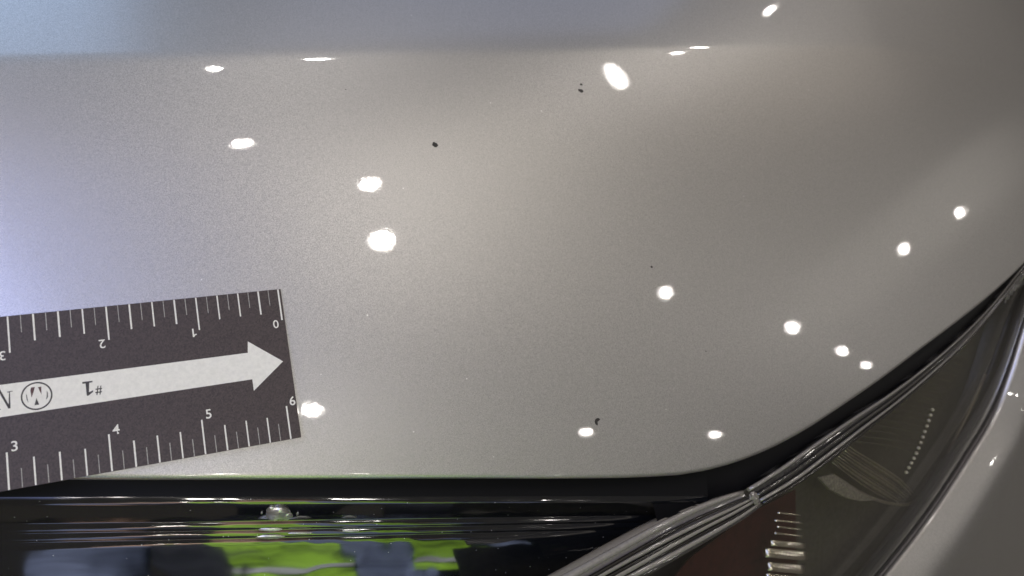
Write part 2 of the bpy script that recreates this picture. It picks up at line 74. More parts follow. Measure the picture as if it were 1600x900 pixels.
def soften(o, edge):                                      # diffuser that fades out towards its frame
    l = o.data; l.use_nodes = True; nt = l.node_tree; em = nt.nodes['Emission']; N = nt.nodes.new; L = nt.links.new
    ge = N('ShaderNodeNewGeometry'); sp = N('ShaderNodeSeparateXYZ'); L(ge.outputs['Parametric'], sp.inputs[0])
    prod = None
    for ax_ in ('X', 'Y'):
        m1 = N('ShaderNodeMath'); m1.operation = 'PINGPONG'; L(sp.outputs[ax_], m1.inputs[0]); m1.inputs[1].default_value = 0.5
        mr = N('ShaderNodeMapRange'); mr.interpolation_type = 'SMOOTHSTEP'; L(m1.outputs[0], mr.inputs['Value']); mr.inputs['From Max'].default_value = edge
        if prod is None: prod = mr.outputs[0]
        else:
            mu = N('ShaderNodeMath'); mu.operation = 'MULTIPLY'; L(prod, mu.inputs[0]); L(mr.outputs[0], mu.inputs[1]); prod = mu.outputs[0]
    L(prod, em.inputs['Strength'])
# cool daylight: a roof light over the left side and a tall shop window beyond the windscreen
def panel(name, loc, sx, sy, radiance, col): return area(name, O_ + Vector(loc), ORIGIN, sx, sy, radiance * sx * sy * math.pi, col)
soften(panel('roof_light', (-0.72, -0.42, 2.3), 2.8, 1.05, 5.4, (0.40, 0.49, 1.0)), 0.42)
def window(name, a, b, z0, z1, radiance, col):            # an upright pane from a to b (plan), facing the car
    a, b = Vector(a), Vector(b); ln = (b - a).length; mid = (a + b) / 2
    o = area(name, (mid.x, mid.y, O_.z + (z0 + z1) / 2), (0, 0, O_.z), ln, z1 - z0, radiance * ln * (z1 - z0) * math.pi, col)
    d = (b - a).normalized(); x = Vector((d.x, d.y, 0)); z = Vector((-d.y, d.x, 0)); y = z.cross(x)
    o.matrix_world = Matrix.Translation(o.location) @ Matrix((x, y, z)).transposed().to_4x4()
    soften(o, 0.16)
window('shop_window', (-2.6, 1.35), (-0.5, 2.45), 0.4, 2.45, 1.8, (0.42, 0.63, 1.0))
window('shop_window', (-0.42, 2.50), (2.75, 4.17), 0.4, 2.45, 0.45, (0.46, 0.60, 1.0))
# unseen warm fill lights, added to brighten the bonnet and the card
soften(panel('warm_fill_panel', (1.3, 0.5, 2.6), 2.6, 2.6, 0.66, (1.0, 0.91, 0.78)), 0.45)
soften(panel('warm_fill_panel', (3.1, 2.0, 2.1), 2.8, 2.8, 0.42, (1.0, 0.86, 0.72)), 0.45)
panel('warm_fill_panel', (-2.3, 0.15, 2.1), 1.8, 1.8, 4.4, (1.0, 0.94, 0.86))
a, b = Vector(PALE[0]), Vector(PALE[1])               # unseen strip light added to mirror a pale band in the bonnet
o = area('pale_band_light', (a + b) / 2, ORIGIN, (b - a).length, 0.7, 0.32 * (b - a).length * 0.7 * math.pi, (1.0, 0.93, 0.84))
zz = ((a + b) / 2 - O_).normalized(); xx = (b - a); xx = (xx - zz * xx.dot(zz)).normalized(); yy = zz.cross(xx)
o.matrix_world = Matrix.Translation((a + b) / 2) @ Matrix((xx, yy, zz)).transposed().to_4x4(); soften(o, 0.35)
# unseen spot added to brighten the vest mirrored in the trim
l = bpy.data.lights.new('vest_fill_spot', 'SPOT'); l.energy = 1300; l.spot_size = math.radians(16.5); l.spot_blend = 0.3; l.color = (1, .96, .9); l.shadow_soft_size = 0.04
o = bpy.data.objects.new('vest_fill_spot', l); C.objects.link(o); o.location = (-1.0, 1.3, 3.2)
o.rotation_euler = (Vector((0.04, -0.62, 1.12)) - o.location).to_track_quat('-Z', 'Y').to_euler()

sc.view_settings.view_transform = 'Standard'; sc.view_settings.look = 'None'
sc.view_settings.exposure = 0.0; sc.view_settings.gamma = 1.0
sc.view_settings.use_curve_mapping = False
sc.render.engine = 'CYCLES'
sc.cycles.use_denoising = True
sc.cycles.denoising_prefilter = 'ACCURATE'
sc.cycles.max_bounces = 10; sc.cycles.transparent_max_bounces = 12
sc.cycles.caustics_reflective = False; sc.cycles.caustics_refractive = False
sc.cycles.sample_clamp_indirect = 1.5

# ---------------------------------------------------------------- shapes of the car's front
RX = 2.6
def softplus(x): return x if x > 30 else math.log1p(math.exp(x))
def crease_v(u):
    q = min(u, 0.35)
    return 0.09331 + 0.2824 * q + 0.1779 * q * q - 0.2441 * q ** 3 + 0.25 * (u - q)
def fall(u): return -(u + 0.06) ** 2 / (2 * RX)
def ease(x): x = min(1.0, max(0.0, x)); return x * x * (3 - 2 * x)
def hood_h(u, v):
    """height of the bonnet skin over its own tangent plane, metres"""
    w = fall(u) + 0.0007
    k0 = 0.018
    w -= 0.15 * k0 * softplus((-v - 0.030) / k0)  # nose rolling down to the grille
    s = (v - crease_v(u)) * 0.967
    f = 1 - 0.45 * ease((u - 0.18) / 0.45)        # the line dies out towards the wing
    k1 = 0.0010
    w -= f * 0.15 * k1 * softplus(s / k1)         # the sharp bend of the character line
    k2 = 0.016
    w -= f * 0.21 * k2 * softplus((s + 0.028) / k2)   # the soft swell below it
    k3 = 0.02
    w -= 0.08 * k3 * softplus((s - 0.05) / k3)
    return w
def lens_w(u, v):
    """height of the headlamp's outer lens"""
    g = (u - 0.176) * 0.483 - (v + 0.062) * 0.877
    return fall(u) - 0.007 - 0.30 * g - (1.3 * g * g if g > 0 else 0)


# ---------------------------------------------------------------- materials
def mat(name):
    m = bpy.data.materials.new(name); m.use_nodes = True
    nt = m.node_tree; return m, nt, nt.nodes['Principled BSDF'], nt.nodes.new, nt.links.new
def setp(p, **kw):
    for k, v in kw.items(): p.inputs[k.replace('_', ' ')].default_value = v
def coords(nt): return nt.nodes.new('ShaderNodeTexCoord').outputs['Object']

def paint(name):
    m, nt, p, N, L = mat(name)
    setp(p, Metallic=0.9, Roughness=0.42, Coat_Weight=1.0, Coat_Roughness=0.028, Coat_IOR=1.5)
    co = coords(nt)
    vo = N('ShaderNodeTexVoronoi'); vo.inputs['Scale'].default_value = 5600; L(co, vo.inputs['Vector'])
    # aluminium flakes: each cell tips its own way
    sub = N('ShaderNodeVectorMath'); sub.operation = 'SUBTRACT'; L(vo.outputs['Color'], sub.inputs[0]); sub.inputs[1].default_value = (.5, .5, .5)
    sca = N('ShaderNodeVectorMath'); sca.operation = 'SCALE'; L(sub.outputs[0], sca.inputs[0]); sca.inputs['Scale'].default_value = 0.09
    geo = N('ShaderNodeNewGeometry')
    add = N('ShaderNodeVectorMath'); L(geo.outputs['Normal'], add.inputs[0]); L(sca.outputs[0], add.inputs[1])
    nor = N('ShaderNodeVectorMath'); nor.operation = 'NORMALIZE'; L(add.outputs[0], nor.inputs[0]); L(nor.outputs[0], p.inputs['Normal'])
    # flake tone
    ramp = N('ShaderNodeValToRGB'); L(vo.outputs['Color'], ramp.inputs['Fac'])
    e = ramp.color_ramp.elements
    e[0].position = 0.0; e[0].color = (0.33, 0.320, 0.309, 1); e[1].position = 0.9; e[1].color = (0.60, 0.583, 0.563, 1)
    du = N('ShaderNodeTexVoronoi'); du.inputs['Scale'].default_value = 75; L(co, du.inputs['Vector'])
    dr = N('ShaderNodeMapRange'); L(du.outputs['Distance'], dr.inputs['Value']); dr.inputs['From Min'].default_value = 0.016; dr.inputs['From Max'].default_value = 0.026
    dr.inputs['To Min'].default_value = 0.75; dr.inputs['To Max'].default_value = 0.0
    dm = N('ShaderNodeMix'); dm.data_type = 'RGBA'; L(dr.outputs[0], dm.inputs['Factor']); L(ramp.outputs['Color'], dm.inputs['A']); dm.inputs['B'].default_value = (.95, .95, .93, 1)
    L(dm.outputs['Result'], p.inputs['Base Color'])
    # orange peel and dust in the clear coat
    no = N('ShaderNodeTexNoise'); no.inputs['Scale'].default_value = 900; no.inputs['Detail'].default_value = 2; L(co, no.inputs['Vector'])
    bu = N('ShaderNodeBump'); bu.inputs['Strength'].default_value = 0.15; bu.inputs['Distance'].default_value = 0.00004
    L(no.outputs['Fac'], bu.inputs['Height']); L(bu.outputs['Normal'], p.inputs['Coat Normal'])
    return m
M = {'paint': paint('silver_metallic_paint')}

def plain(name, col, rough, speck=0.0, scale=2500, bump=0.0, **kw):
    m, nt, p, N, L = mat(name)
    setp(p, Roughness=rough, **kw); p.inputs['Base Color'].default_value = (*col, 1)
    if speck or bump:
        no = N('ShaderNodeTexNoise'); no.inputs['Scale'].default_value = scale; no.inputs['Detail'].default_value = 3; L(coords(nt), no.inputs['Vector'])
        if speck:
            r = N('ShaderNodeValToRGB'); L(no.outputs['Fac'], r.inputs['Fac']); e = r.color_ramp.elements
            e[0].position = .3; e[1].position = .7
            e[0].color = (*[c * (1 - speck) for c in col], 1); e[1].color = (*[c * (1 + speck) for c in col], 1)
            L(r.outputs['Color'], p.inputs['Base Color'])
        if bump:
            b = N('ShaderNodeBump'); b.inputs['Strength'].default_value = 0.4; b.inputs['Distance'].default_value = bump
            L(no.outputs['Fac'], b.inputs['Height']); L(b.outputs['Normal'], p.inputs['Normal'])
    return m
def dusty_gloss():
    m, nt, p, N, L = mat('gloss_black_trim')
    setp(p, Roughness=0.06, IOR=2.1); p.inputs['Base Color'].default_value = (0.006, 0.007, 0.009, 1)
    vo = N('ShaderNodeTexVoronoi'); vo.inputs['Scale'].default_value = 260; L(coords(nt), vo.inputs['Vector'])
    r = N('ShaderNodeValToRGB'); L(vo.outputs['Distance'], r.inputs['Fac']); e = r.color_ramp.elements
    e[0].position = .035; e[0].color = (.45, .45, .45, 1); e[1].position = .06; e[1].color = (.006, .007, .009, 1)
    L(r.outputs['Color'], p.inputs['Base Color'])
    r2 = N('ShaderNodeValToRGB'); no = N('ShaderNodeTexNoise'); no.inputs['Scale'].default_value = 60; L(coords(nt), no.inputs['Vector'])
    L(no.outputs['Fac'], r2.inputs['Fac']); r2.color_ramp.elements[0].color = (.04, .04, .04, 1); r2.color_ramp.elements[1].color = (.13, .13, .13, 1)
    L(r2.outputs['Color'], p.inputs['Roughness'])
    wv = N('ShaderNodeTexNoise'); wv.inputs['Scale'].default_value = 55; wv.inputs['Detail'].default_value = 1; L(coords(nt), wv.inputs['Vector'])
    wb = N('ShaderNodeBump'); wb.inputs['Strength'].default_value = 0.5; wb.inputs['Distance'].default_value = 0.0011
    L(wv.outputs['Fac'], wb.inputs['Height']); L(wb.outputs['Normal'], p.inputs['Normal'])
    return m
M['trim'] = dusty_gloss()
M['seal'] = plain('black_rubber', (0.004, 0.004, 0.005), 0.5, Specular_IOR_Level=0.15)
M['flange'] = plain('clear_moulding_edge', (0.24, 0.22, 0.195), 0.12, 0.12, 900, Coat_Weight=1.0, Coat_Roughness=0.05)
M['flange_dark'] = plain('smoked_moulding', (0.02, 0.018, 0.016), 0.12)
M['housing'] = plain('dark_lamp_housing', (0.10, 0.094, 0.080), 0.4, 0.2, 300)
M['bowl'] = plain('bronzed_lamp_bowl', (0.30, 0.27, 0.22), 0.3, 0.2, 400, Metallic=0.4)
M['maroon'] = plain('maroon_lamp_shroud', (0.045, 0.010, 0.010), 0.35, 0.3, 250)
M['chrome'] = plain('lamp_chrome', (0.85, 0.82, 0.77), 0.20, Metallic=1.0)
M['fin'] = plain('satin_grey_fin', (0.26, 0.24, 0.22), 0.3, 0.5, 700, 0.0004)
M['bead'] = plain('pearl_bead', (0.93, 0.87, 0.80), 0.25)
M['flange_b'] = plain('grey_moulding_edge', (0.045, 0.042, 0.038), 0.08, 0.3, 300, Coat_Weight=1.0)
M['chip'] = plain('bare_dark_chip', (0.018, 0.015, 0.013), 0.5, 0.8, 3000, 0.0002)
M['glint'] = plain('white_glint_metal', (0.97, 0.96, 0.93), 0.42, Metallic=1.0)
M['rim'] = plain('rubber_lamp_rim', (0.02, 0.018, 0.018), 0.25)
M['ledge'] = plain('rosy_grey_gap_moulding', (0.13, 0.11, 0.105), 0.3)

def lens_mat():
    m, nt, p, N, L = mat('smoked_clear_lens')
    nt.nodes.remove(p)
    tr = N('ShaderNodeBsdfTransparent'); tr.inputs['Color'].default_value = (0.93, 0.92, 0.88, 1)
    gl = N('ShaderNodeBsdfGlossy'); gl.inputs['Roughness'].default_value = 0.03
    fr = N('ShaderNodeFresnel'); ge = N('ShaderNodeNewGeometry')
    mr = N('ShaderNodeMapRange'); L(ge.outputs['Backfacing'], mr.inputs['Value']); mr.inputs['To Min'].default_value = 1.5; mr.inputs['To Max'].default_value = 1 / 1.5; L(mr.outputs[0], fr.inputs['IOR'])
    mx = N('ShaderNodeMixShader'); L(fr.outputs[0], mx.inputs[0]); L(tr.outputs[0], mx.inputs[1]); L(gl.outputs[0], mx.inputs[2])
    L(mx.outputs[0], nt.nodes['Material Output'].inputs['Surface'])
    return m
M['lens'] = lens_mat()
def card_mat():
    m, nt, p, N, L = mat('matte_black_card')
    setp(p, Roughness=0.5)
    vo = N('ShaderNodeTexVoronoi'); vo.inputs['Scale'].default_value = 2600; L(coords(nt), vo.inputs['Vector'])
    r = N('ShaderNodeValToRGB'); L(vo.outputs['Color'], r.inputs['Fac']); e = r.color_ramp.elements
    e[0].color = (0.026, 0.0165, 0.0145, 1); e[1].color = (0.070, 0.049, 0.044, 1)
    L(r.outputs['Color'], p.inputs['Base Color'])
    return m
M['card'] = card_mat()
M['ink'] = plain('ivory_print', (0.76, 0.73, 0.67), 0.5, 0.06, 900)
M['ink_thin'] = plain('worn_ivory_print', (0.36, 0.34, 0.31), 0.5, 0.3, 2500)
M['mark'] = plain('grey_brown_print', (0.045, 0.038, 0.034), 0.5, 0.3, 3000)
M['mark_red'] = plain('red_brown_print', (0.085, 0.035, 0.03), 0.5, 0.3, 3000)

# ---------------------------------------------------------------- helpers
def obj(name, verts, faces, m, parent=None, smooth=True):
    me = bpy.data.meshes.new(name); me.from_pydata([tuple(v) for v in verts], [], faces)
    me.materials.append(m)
    if smooth:
        for p in me.polygons: p.use_smooth = True
    me.update()
    bm = bmesh.new(); bm.from_mesh(me); bmesh.ops.recalc_face_normals(bm, faces=bm.faces); bm.to_mesh(me); bm.free()
    o = bpy.data.objects.new(name, me); C.objects.link(o)
    if parent: o.parent = parent
    return o
def grid(name, rows, m, parent, flip=False, closed=False):
    nr, nc = len(rows), len(rows[0]); V = [p for r in rows for p in r]; F = []
    for i in range(nr - 1):
        for j in range(nc - 1 + (1 if closed else 0)):
            q = (i * nc + j, i * nc + (j + 1) % nc, (i + 1) * nc + (j + 1) % nc, (i + 1) * nc + j)
            F.append(q[::-1] if flip else q)
    me = bpy.data.meshes.new(name); me.from_pydata([tuple(v) for v in V], [], F); me.materials.append(m)
    for p in me.polygons: p.use_smooth = True
    me.update()
    if not closed and sum(p.normal.z * p.area for p in me.polygons) < 0: me.flip_normals()
    o = bpy.data.objects.new(name, me); C.objects.link(o); o.parent = parent
    return o
def tube(name, path, rad, m, parent, n=8, squash=1.0, up=(0, 0, 1)):
    path = [Vector(p) for p in path]; rows = []
    for i, p in enumerate(path):
        t = (path[min(i + 1, len(path) - 1)] - path[max(i - 1, 0)]).normalized()
        a = t.cross(Vector(up)).normalized(); b = a.cross(t)
        r = rad(i / (len(path) - 1)) if callable(rad) else rad
        rows.append([p + a * (r * math.cos(2 * math.pi * k / n)) + b * (r * squash * math.sin(2 * math.pi * k / n)) for k in range(n)])
    o = grid(name, rows, m, parent, closed=True)
    bm = bmesh.new(); bm.from_mesh(o.data); bm.verts.ensure_lookup_table()
    for ring in (range(n), range((len(rows) - 1) * n, len(rows) * n)):
        try: bm.faces.new([bm.verts[k] for k in ring])
        except ValueError: pass
    bmesh.ops.recalc_face_normals(bm, faces=bm.faces); bm.to_mesh(o.data); bm.free()
    return o
def tag(o, label, cat, group=None):
    o['label'] = label; o['category'] = cat
    if group: o['group'] = group
def empty(name, label, cat):
    o = bpy.data.objects.new(name, None); C.objects.link(o); tag(o, label, cat); return o
def resample(pts, n):
    pts = [Vector(p) for p in pts]; d = [0]
    for a, b in zip(pts, pts[1:]): d.append(d[-1] + (b - a).length)
    out = []; j = 0
    for i in range(n):
        x = d[-1] * i / (n - 1)
        while j < len(d) - 2 and d[j + 1] < x: j += 1
        out.append(pts[j].lerp(pts[j + 1], min(1, (x - d[j]) / (d[j + 1] - d[j]))))
    return out
BASE = Matrix.Translation(ORIGIN) @ Matrix(TILT).to_4x4()

# ---------------------------------------------------------------- the car's front corner
car = empty('car', 'silver metallic car front corner with chipped bonnet, black grille trim and headlamp', 'car')
car.matrix_world = BASE

# bonnet: skin rows run from the rolled front edge back towards the windscreen
edge = [Vector((u, v)) for u, v in HOOD_EDGE]
edge = [Vector(p[:2]) for p in resample([(e.x, e.y, 0) for e in edge], 260)]
R_ = 0.0018
outw = []
for i in range(len(edge)):
    t = (edge[min(i + 1, len(edge) - 1)] - edge[max(i - 1, 0)]).normalized(); outw.append(Vector((t.y, -t.x)))
back = []
for i, e in enumerate(edge):
    s = i / (len(edge) - 1); back.append(Vector((-0.55 + 1.45 * s ** 1.1, 0.62)))
rows = []
base_pts = [e - o * R_ for e, o in zip(edge, outw)]
for k in range(9):                                            # rolled hem, from underneath to the top
    th = math.radians(150 - 150 * k / 8)
    row = []
    for b, o in zip(base_pts, outw):
        w = hood_h(b.x, b.y)
        q = b + o * (R_ * math.sin(th)); row.append((q.x, q.y, w - R_ + R_ * math.cos(th)))
    rows.append(row)
NT = 480
for k in range(1, NT + 1):
    t = k / NT; t = 0.45 * t + 0.55 * t ** 2.4
    rows.append([(lambda q: (q.x, q.y, hood_h(q.x, q.y)))(b.lerp(e, t)) for b, e in zip(base_pts, back)])
hood = grid('bonnet', rows, M['paint'], car, flip=False)

# stone chips: shallow dark flakes sitting in the paint
for i, (u, v, r) in enumerate(CHIPS):
    n = 14; V = []; F = []
    rr = [r * (0.75 + 0.5 * random.random()) for _ in range(n)]
    if i == 4:                                                # crescent-shaped chip
        V = []
        for k in range(n):
            a = math.radians(40 + 230 * k / (n - 1))
            for q, s in ((1.15, 1), (-0.25 + 1.1 * abs(k / (n - 1) - .45), 1)):
                V.append((u + r * q * math.cos(a) * 1.0, v + r * q * math.sin(a)))
        F = [(2 * k, 2 * k + 1, 2 * k + 3, 2 * k + 2) for k in range(n - 1)]
    else:
        V = [(u, v)] + [(u + rr[k] * 1.15 * math.cos(2 * math.pi * k / n), v + rr[k] * 0.9 * math.sin(2 * math.pi * k / n)) for k in range(n)]
        F = [(0, 1 + k, 1 + (k + 1) % n) for k in range(n)]
    o = obj('paint_chip', [(a, b, hood_h(a, b) + 0.00006) for a, b in V], F, M['chip'], hood)

# gloss black grille trim under the bonnet edge: one swept profile
prof = []
for a, b in zip(TRIM_PROFILE, TRIM_PROFILE[1:]):
    n = 1
    for k in range(n): prof.append((a[0] + (b[0] - a[0]) * k / n, a[1] + (b[1] - a[1]) * k / n))
prof.append(TRIM_PROFILE[-1])
def us(v):                                                    # runs out under the headlamp's slanted flange
    e = min(0.188, 0.222 + (v + 0.065) * 2.7); return [-0.55 + (e + 0.55) * i / 90 for i in range(91)]
grid('grille_seal', [[(u, v, w + fall(u)) for u in us(v)] for v, w in prof[:3]], M['seal'], car)
grid('grille_trim', [[(u, v, w + fall(u)) for u in us(v)] for v, w in prof[2:]], M['trim'], car)

# bright metal blobs and streaks added on the trim to imitate lamp glints
def trim_w(v):
    for (v0, w0), (v1, w1) in zip(TRIM_PROFILE, TRIM_PROFILE[1:]):
        if v1 <= v <= v0: return w0 + (w1 - w0) * (v0 - v) / max(1e-9, v0 - v1)
    return TRIM_PROFILE[-1][1]
c0 = sum((Vector(p) for p in GLINT), Vector()) / len(GLINT)
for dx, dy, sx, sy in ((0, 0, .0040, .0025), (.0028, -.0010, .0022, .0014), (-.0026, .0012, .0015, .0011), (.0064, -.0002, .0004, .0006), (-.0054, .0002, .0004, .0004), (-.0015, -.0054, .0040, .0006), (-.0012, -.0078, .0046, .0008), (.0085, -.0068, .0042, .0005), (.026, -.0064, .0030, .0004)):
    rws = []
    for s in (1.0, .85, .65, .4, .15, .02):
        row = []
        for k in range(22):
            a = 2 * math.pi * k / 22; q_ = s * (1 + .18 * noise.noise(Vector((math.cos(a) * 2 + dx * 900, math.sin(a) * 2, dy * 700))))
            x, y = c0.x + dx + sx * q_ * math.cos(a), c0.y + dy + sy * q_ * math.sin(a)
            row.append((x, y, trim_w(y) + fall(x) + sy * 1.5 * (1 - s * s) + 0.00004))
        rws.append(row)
    grid('glint_blob', rws, M['glint'], car, closed=True)

# rubber seal filling the shut line between bonnet and headlamp
up = resample(FLANGE_UP_TOP, 40)
lo = resample(FLANGE_LO_TOP, 24)
line = lo + up
seal_rows = [[], [], [], []]
for p in line:
    q = min(range(len(edge)), key=lambda i: (edge[i] - p.xy).length); o = outw[q]; b = edge[q] - o * 0.010
    d = min(0.0, 0)
    seal_rows[0].append((b.x, b.y, hood_h(b.x, b.y) - 0.014))
    m1 = b.lerp(p.xy, 0.5); seal_rows[1].append((m1.x, m1.y, hood_h(b.x, b.y) - 0.016))
    seal_rows[2].append((p.x, p.y, p.z - 0.006)); seal_rows[3].append((p.x, p.y, p.z - 0.0008))
grid('shut_line_seal', [r[14:] for r in seal_rows], M['seal'], car)

# headlamp
lamp = bpy.data.objects.new('headlamp', None); C.objects.link(lamp); lamp.parent = car
A = resample(LENS_IN, 60); Bo = resample(LENS_OUT, 60)
def bulged(off, bul, t0=0.0, t1=1.0, n=24):
    rws = []
    for i in range(n + 1):
        t = t0 + (t1 - t0) * i / n
        rws.append([(lambda q: (q.x, q.y, q.z + bul * math.sin(math.pi * t) + off))(a.lerp(b, t)) for a, b in zip(A, Bo)])
    return rws
grid('lens', bulged(0.0, 0.006), M['lens'], lamp)
grid('extra_lens_layer', bulged(-0.008, 0.003, 0.03, 0.95), M['lens'], lamp)  # extra layer added to double the lens reflections as haze
grid('housing', [[(p.x, p.y, p.z - 0.003) for p in A]] + bulged(-0.030, -0.006, 0.0, 1.0) + [[(p.x, p.y, p.z - 0.002) for p in Bo]], M['housing'], lamp)
for nm, T_, L_, nn in (('flange', FLANGE_UP_TOP, FLANGE_UP_LOW, 40), ('flange', FLANGE_LO_TOP, FLANGE_LO_LOW, 26)):
    a, b = resample(T_, nn), resample(L_, nn)
    rws = [[(p.x, p.y, p.z - 0.012) for p in a]] + [[(lambda q: (q.x, q.y, q.z - 0.0012))(p.lerp(q_, t)) for p, q_ in zip(a, b)] for t in (0, .5, 1)] + [[(p.x, p.y, p.z - 0.014) for p in b]]
    low = T_ is FLANGE_LO_TOP
    fl = grid(nm, rws, M['flange' if low else 'flange_b'], lamp)
    wd = [(p - q_).length for p, q_ in zip(a, b)]
    lines = ((.05, .06, 'flange'), (.45, .05, 'flange_b'), (.80, .05, 'flange'), (.97, .05, 'flange_dark')) if not low else ((.02, .055, 'flange'), (.34, .030, 'flange_dark'), (.46, .035, 'flange'), (.56, .030, 'flange_dark'), (.66, .045, 'flange'), (.77, .03, 'flange_dark'), (.86, .045, 'flange'), (.97, .05, 'flange_b'))
    for k, (t, rf, mm) in enumerate(lines):
        path = [p.lerp(q_, t + .03 * math.sin(4 * i / nn + 2 * k)) for i, (p, q_) in enumerate(zip(a, b))]
        tube('ridge', path, lambda s, wd=wd, rf=rf: max(0.00012, wd[int(s * (len(wd) - 1))] * rf), M[mm], fl, n=8, squash=1.0)

# broken moulding clip where the two flanges meet
c = (Vector(FLANGE_UP_TOP[0]).lerp(Vector(FLANGE_UP_LOW[0]), .5) + Vector(FLANGE_LO_TOP[-1]).lerp(Vector(FLANGE_LO_LOW[-1]), .5)) / 2
bm = bmesh.new(); bmesh.ops.create_icosphere(bm, subdivisions=4, radius=1)
ax = (Vector(FLANGE_UP_TOP[0]) - Vector(FLANGE_UP_LOW[0])).normalized(); bx_ = ax.cross(Vector((0, 0, 1))).normalized()
for v in bm.verts:
    q = v.co.copy(); d = 1 + 0.35 * noise.noise(q * 1.7) + 0.22 * noise.noise(q * 4.1)
    v.co = c + (ax * (q.x * .0042) + bx_ * (q.y * .0022) + Vector((0, 0, q.z * .0017))) * d
me = bpy.data.meshes.new('moulding_clip'); bm.to_mesh(me); bm.free(); me.materials.append(M['flange'])
for p in me.polygons: p.use_smooth = True
o = bpy.data.objects.new('moulding_clip', me); C.objects.link(o); o.parent = lamp
# inner pieces of the headlamp
def plate(name, pts, m, parent, th=0.0015):
    c = sum((Vector(p) for p in pts), Vector()) / len(pts)
    n = len(pts); V = [Vector(p) for p in pts] + [Vector(p) - Vector((0, 0, th)) for p in pts] + [c + Vector((0, 0, .0015))]
    F = [(k, (k + 1) % n, 2 * n) for k in range(n)] + [(k, k + n, (k + 1) % n + n, (k + 1) % n) for k in range(n)] + [tuple(range(2 * n - 1, n - 1, -1))]
    return obj(name, V, F, m, parent, smooth=False)
plate('shroud', MAROON, M['maroon'], lamp)
plate('fin', FIN, M['fin'], lamp)
for k, p in enumerate(FAN): tube('fan_ridge', p, lambda s, k=k: (0.0009 if k % 3 else 0.0006) * math.sin(math.pi * (0.1 + .8 * s)), M['bowl' if k % 3 else 'chrome'], lamp, n=8)
tube('bowl_rim', BOWL, 0.0011, M['bowl'], lamp, n=8)
for p in BEADS:
    me_rows = []
    for i in range(7):
        th = math.pi * i / 6
        me_rows.append([(p[0] + .00135 * math.sin(th) * math.cos(2 * math.pi * k / 10), p[1] + .0011 * math.sin(th) * math.sin(2 * math.pi * k / 10), p[2] + .0011 * math.cos(th)) for k in range(10)])
    grid('light_bead', me_rows, M['bead'], lamp, closed=True)
for (p, q), hpx in SLATS:
    p, q, up_ = Vector(p), Vector(q), Vector(SLAT_UP); q -= up_ * (q - p).dot(up_)
    pts = [p.lerp(q, k / 8) + up_ * 0.0003 * math.sin(math.pi * k / 8) for k in range(9)]
    tube('reflector_slat', pts, hpx * 0.00021, M['chrome'], lamp, n=16, squash=0.3, up=SLAT_UP)
for p in FINE: tube('inner_rib', p, 0.0005, M['housing'], lamp, n=6)
for p, q in RIBS: tube('fine_rib', [p, Vector(p).lerp(Vector(q), .5), q], 0.0006, M['fin'], lamp, n=6)

# rim of the lamp and bumper below it
def outer(i):
    t = (Bo[min(i + 1, 59)] - Bo[max(i - 1, 0)]).normalized(); return Vector((t.y, -t.x, 0)).normalized()
def sweep(name, prof, m, parent):
    rws = []
    for x, z in prof: rws.append([Bo[i] + outer(i) * x + Vector((0, 0, z)) for i in range(60)])
    return grid(name, rws, m, parent)
sweep('rim', [(-0.0055, -0.004), (-0.005, 0.0008), (-0.002, 0.0014), (0.001, 0.0006), (0.0015, -0.006)], M['rim'], lamp)
sweep('gap_moulding', [(0.0016, -0.008), (0.0018, -0.0015), (0.0035, -0.0012), (0.0048, -0.0025), (0.005, -0.009)], M['ledge'], car)
prof = [(0.0055, -0.012)] + [(0.0055 + 0.0035 * (1 - math.cos(math.radians(a))), -0.004 + 0.0035 * math.sin(math.radians(a))) for a in range(0, 91, 15)]
prof += [(0.014, 0.0004), (0.021, 0.0016), (0.027, 0.0020), (0.032, 0.0012), (0.038, -0.0012), (0.045, -0.0050), (0.060, -0.0140), (0.10, -0.038), (0.16, -0.075), (0.26, -0.14)]
sweep('bumper', prof, M['paint'], car)

# ---------------------------------------------------------------- ruler card
card = empty('ruler_card', 'black card ruler with ivory arrow, inch marks and numerals laid on the bonnet', 'ruler')
card.matrix_world = BASE @ Matrix(CARD_FRAME)
TH = 0.00045
def slab(name, pts, m, parent, z0, z1):
    n = len(pts); V = [(x, y, z1) for x, y in pts] + [(x, y, z0) for x, y in pts]
    F = [tuple(range(n)), tuple(range(2 * n - 1, n - 1, -1))] + [(k, (k + 1) % n, (k + 1) % n + n, k + n) for k in range(n)]
    return obj(name, V, F, m, parent, smooth=False)
CL, CR, CB = -0.1555, 0.0009, -CARD_H
slab('sheet', [(CR, 0.0), (CL, 0.0), (CL, CB), (CR, CB)], M['card'], card, 0.0, TH)
Z0, Z1 = TH + 0.00001, TH + 0.00003
slab('arrow', ARROW, M['ink'], card, Z0, Z1)
for side in (0, 1):
    for k in range(0, 49):
        x = -k * 0.0254 / 8 + (0.0 if side == 0 else CARD_SHIFT)
        if x < CL + .001: continue
        if k % 8 == 0: ln, wd, m = (0.0107, 0.00046, 'ink')
        elif k % 2 == 0: ln, wd, m = (0.0080, 0.00044, 'ink')
        else: ln, wd, m = (0.0054, 0.00022, 'ink_thin')
        wd *= random.uniform(.9, 1.1); ln *= random.uniform(.97, 1.03)
        y0, y1 = (-0.0001, -ln) if side == 0 else (CB + 0.0001 , CB + ln)
        slab('tick_mark', [(x + wd / 2, y0), (x - wd / 2, y0), (x - wd / 2, y1), (x + wd / 2, y1)], M[m], card, Z0, Z1)
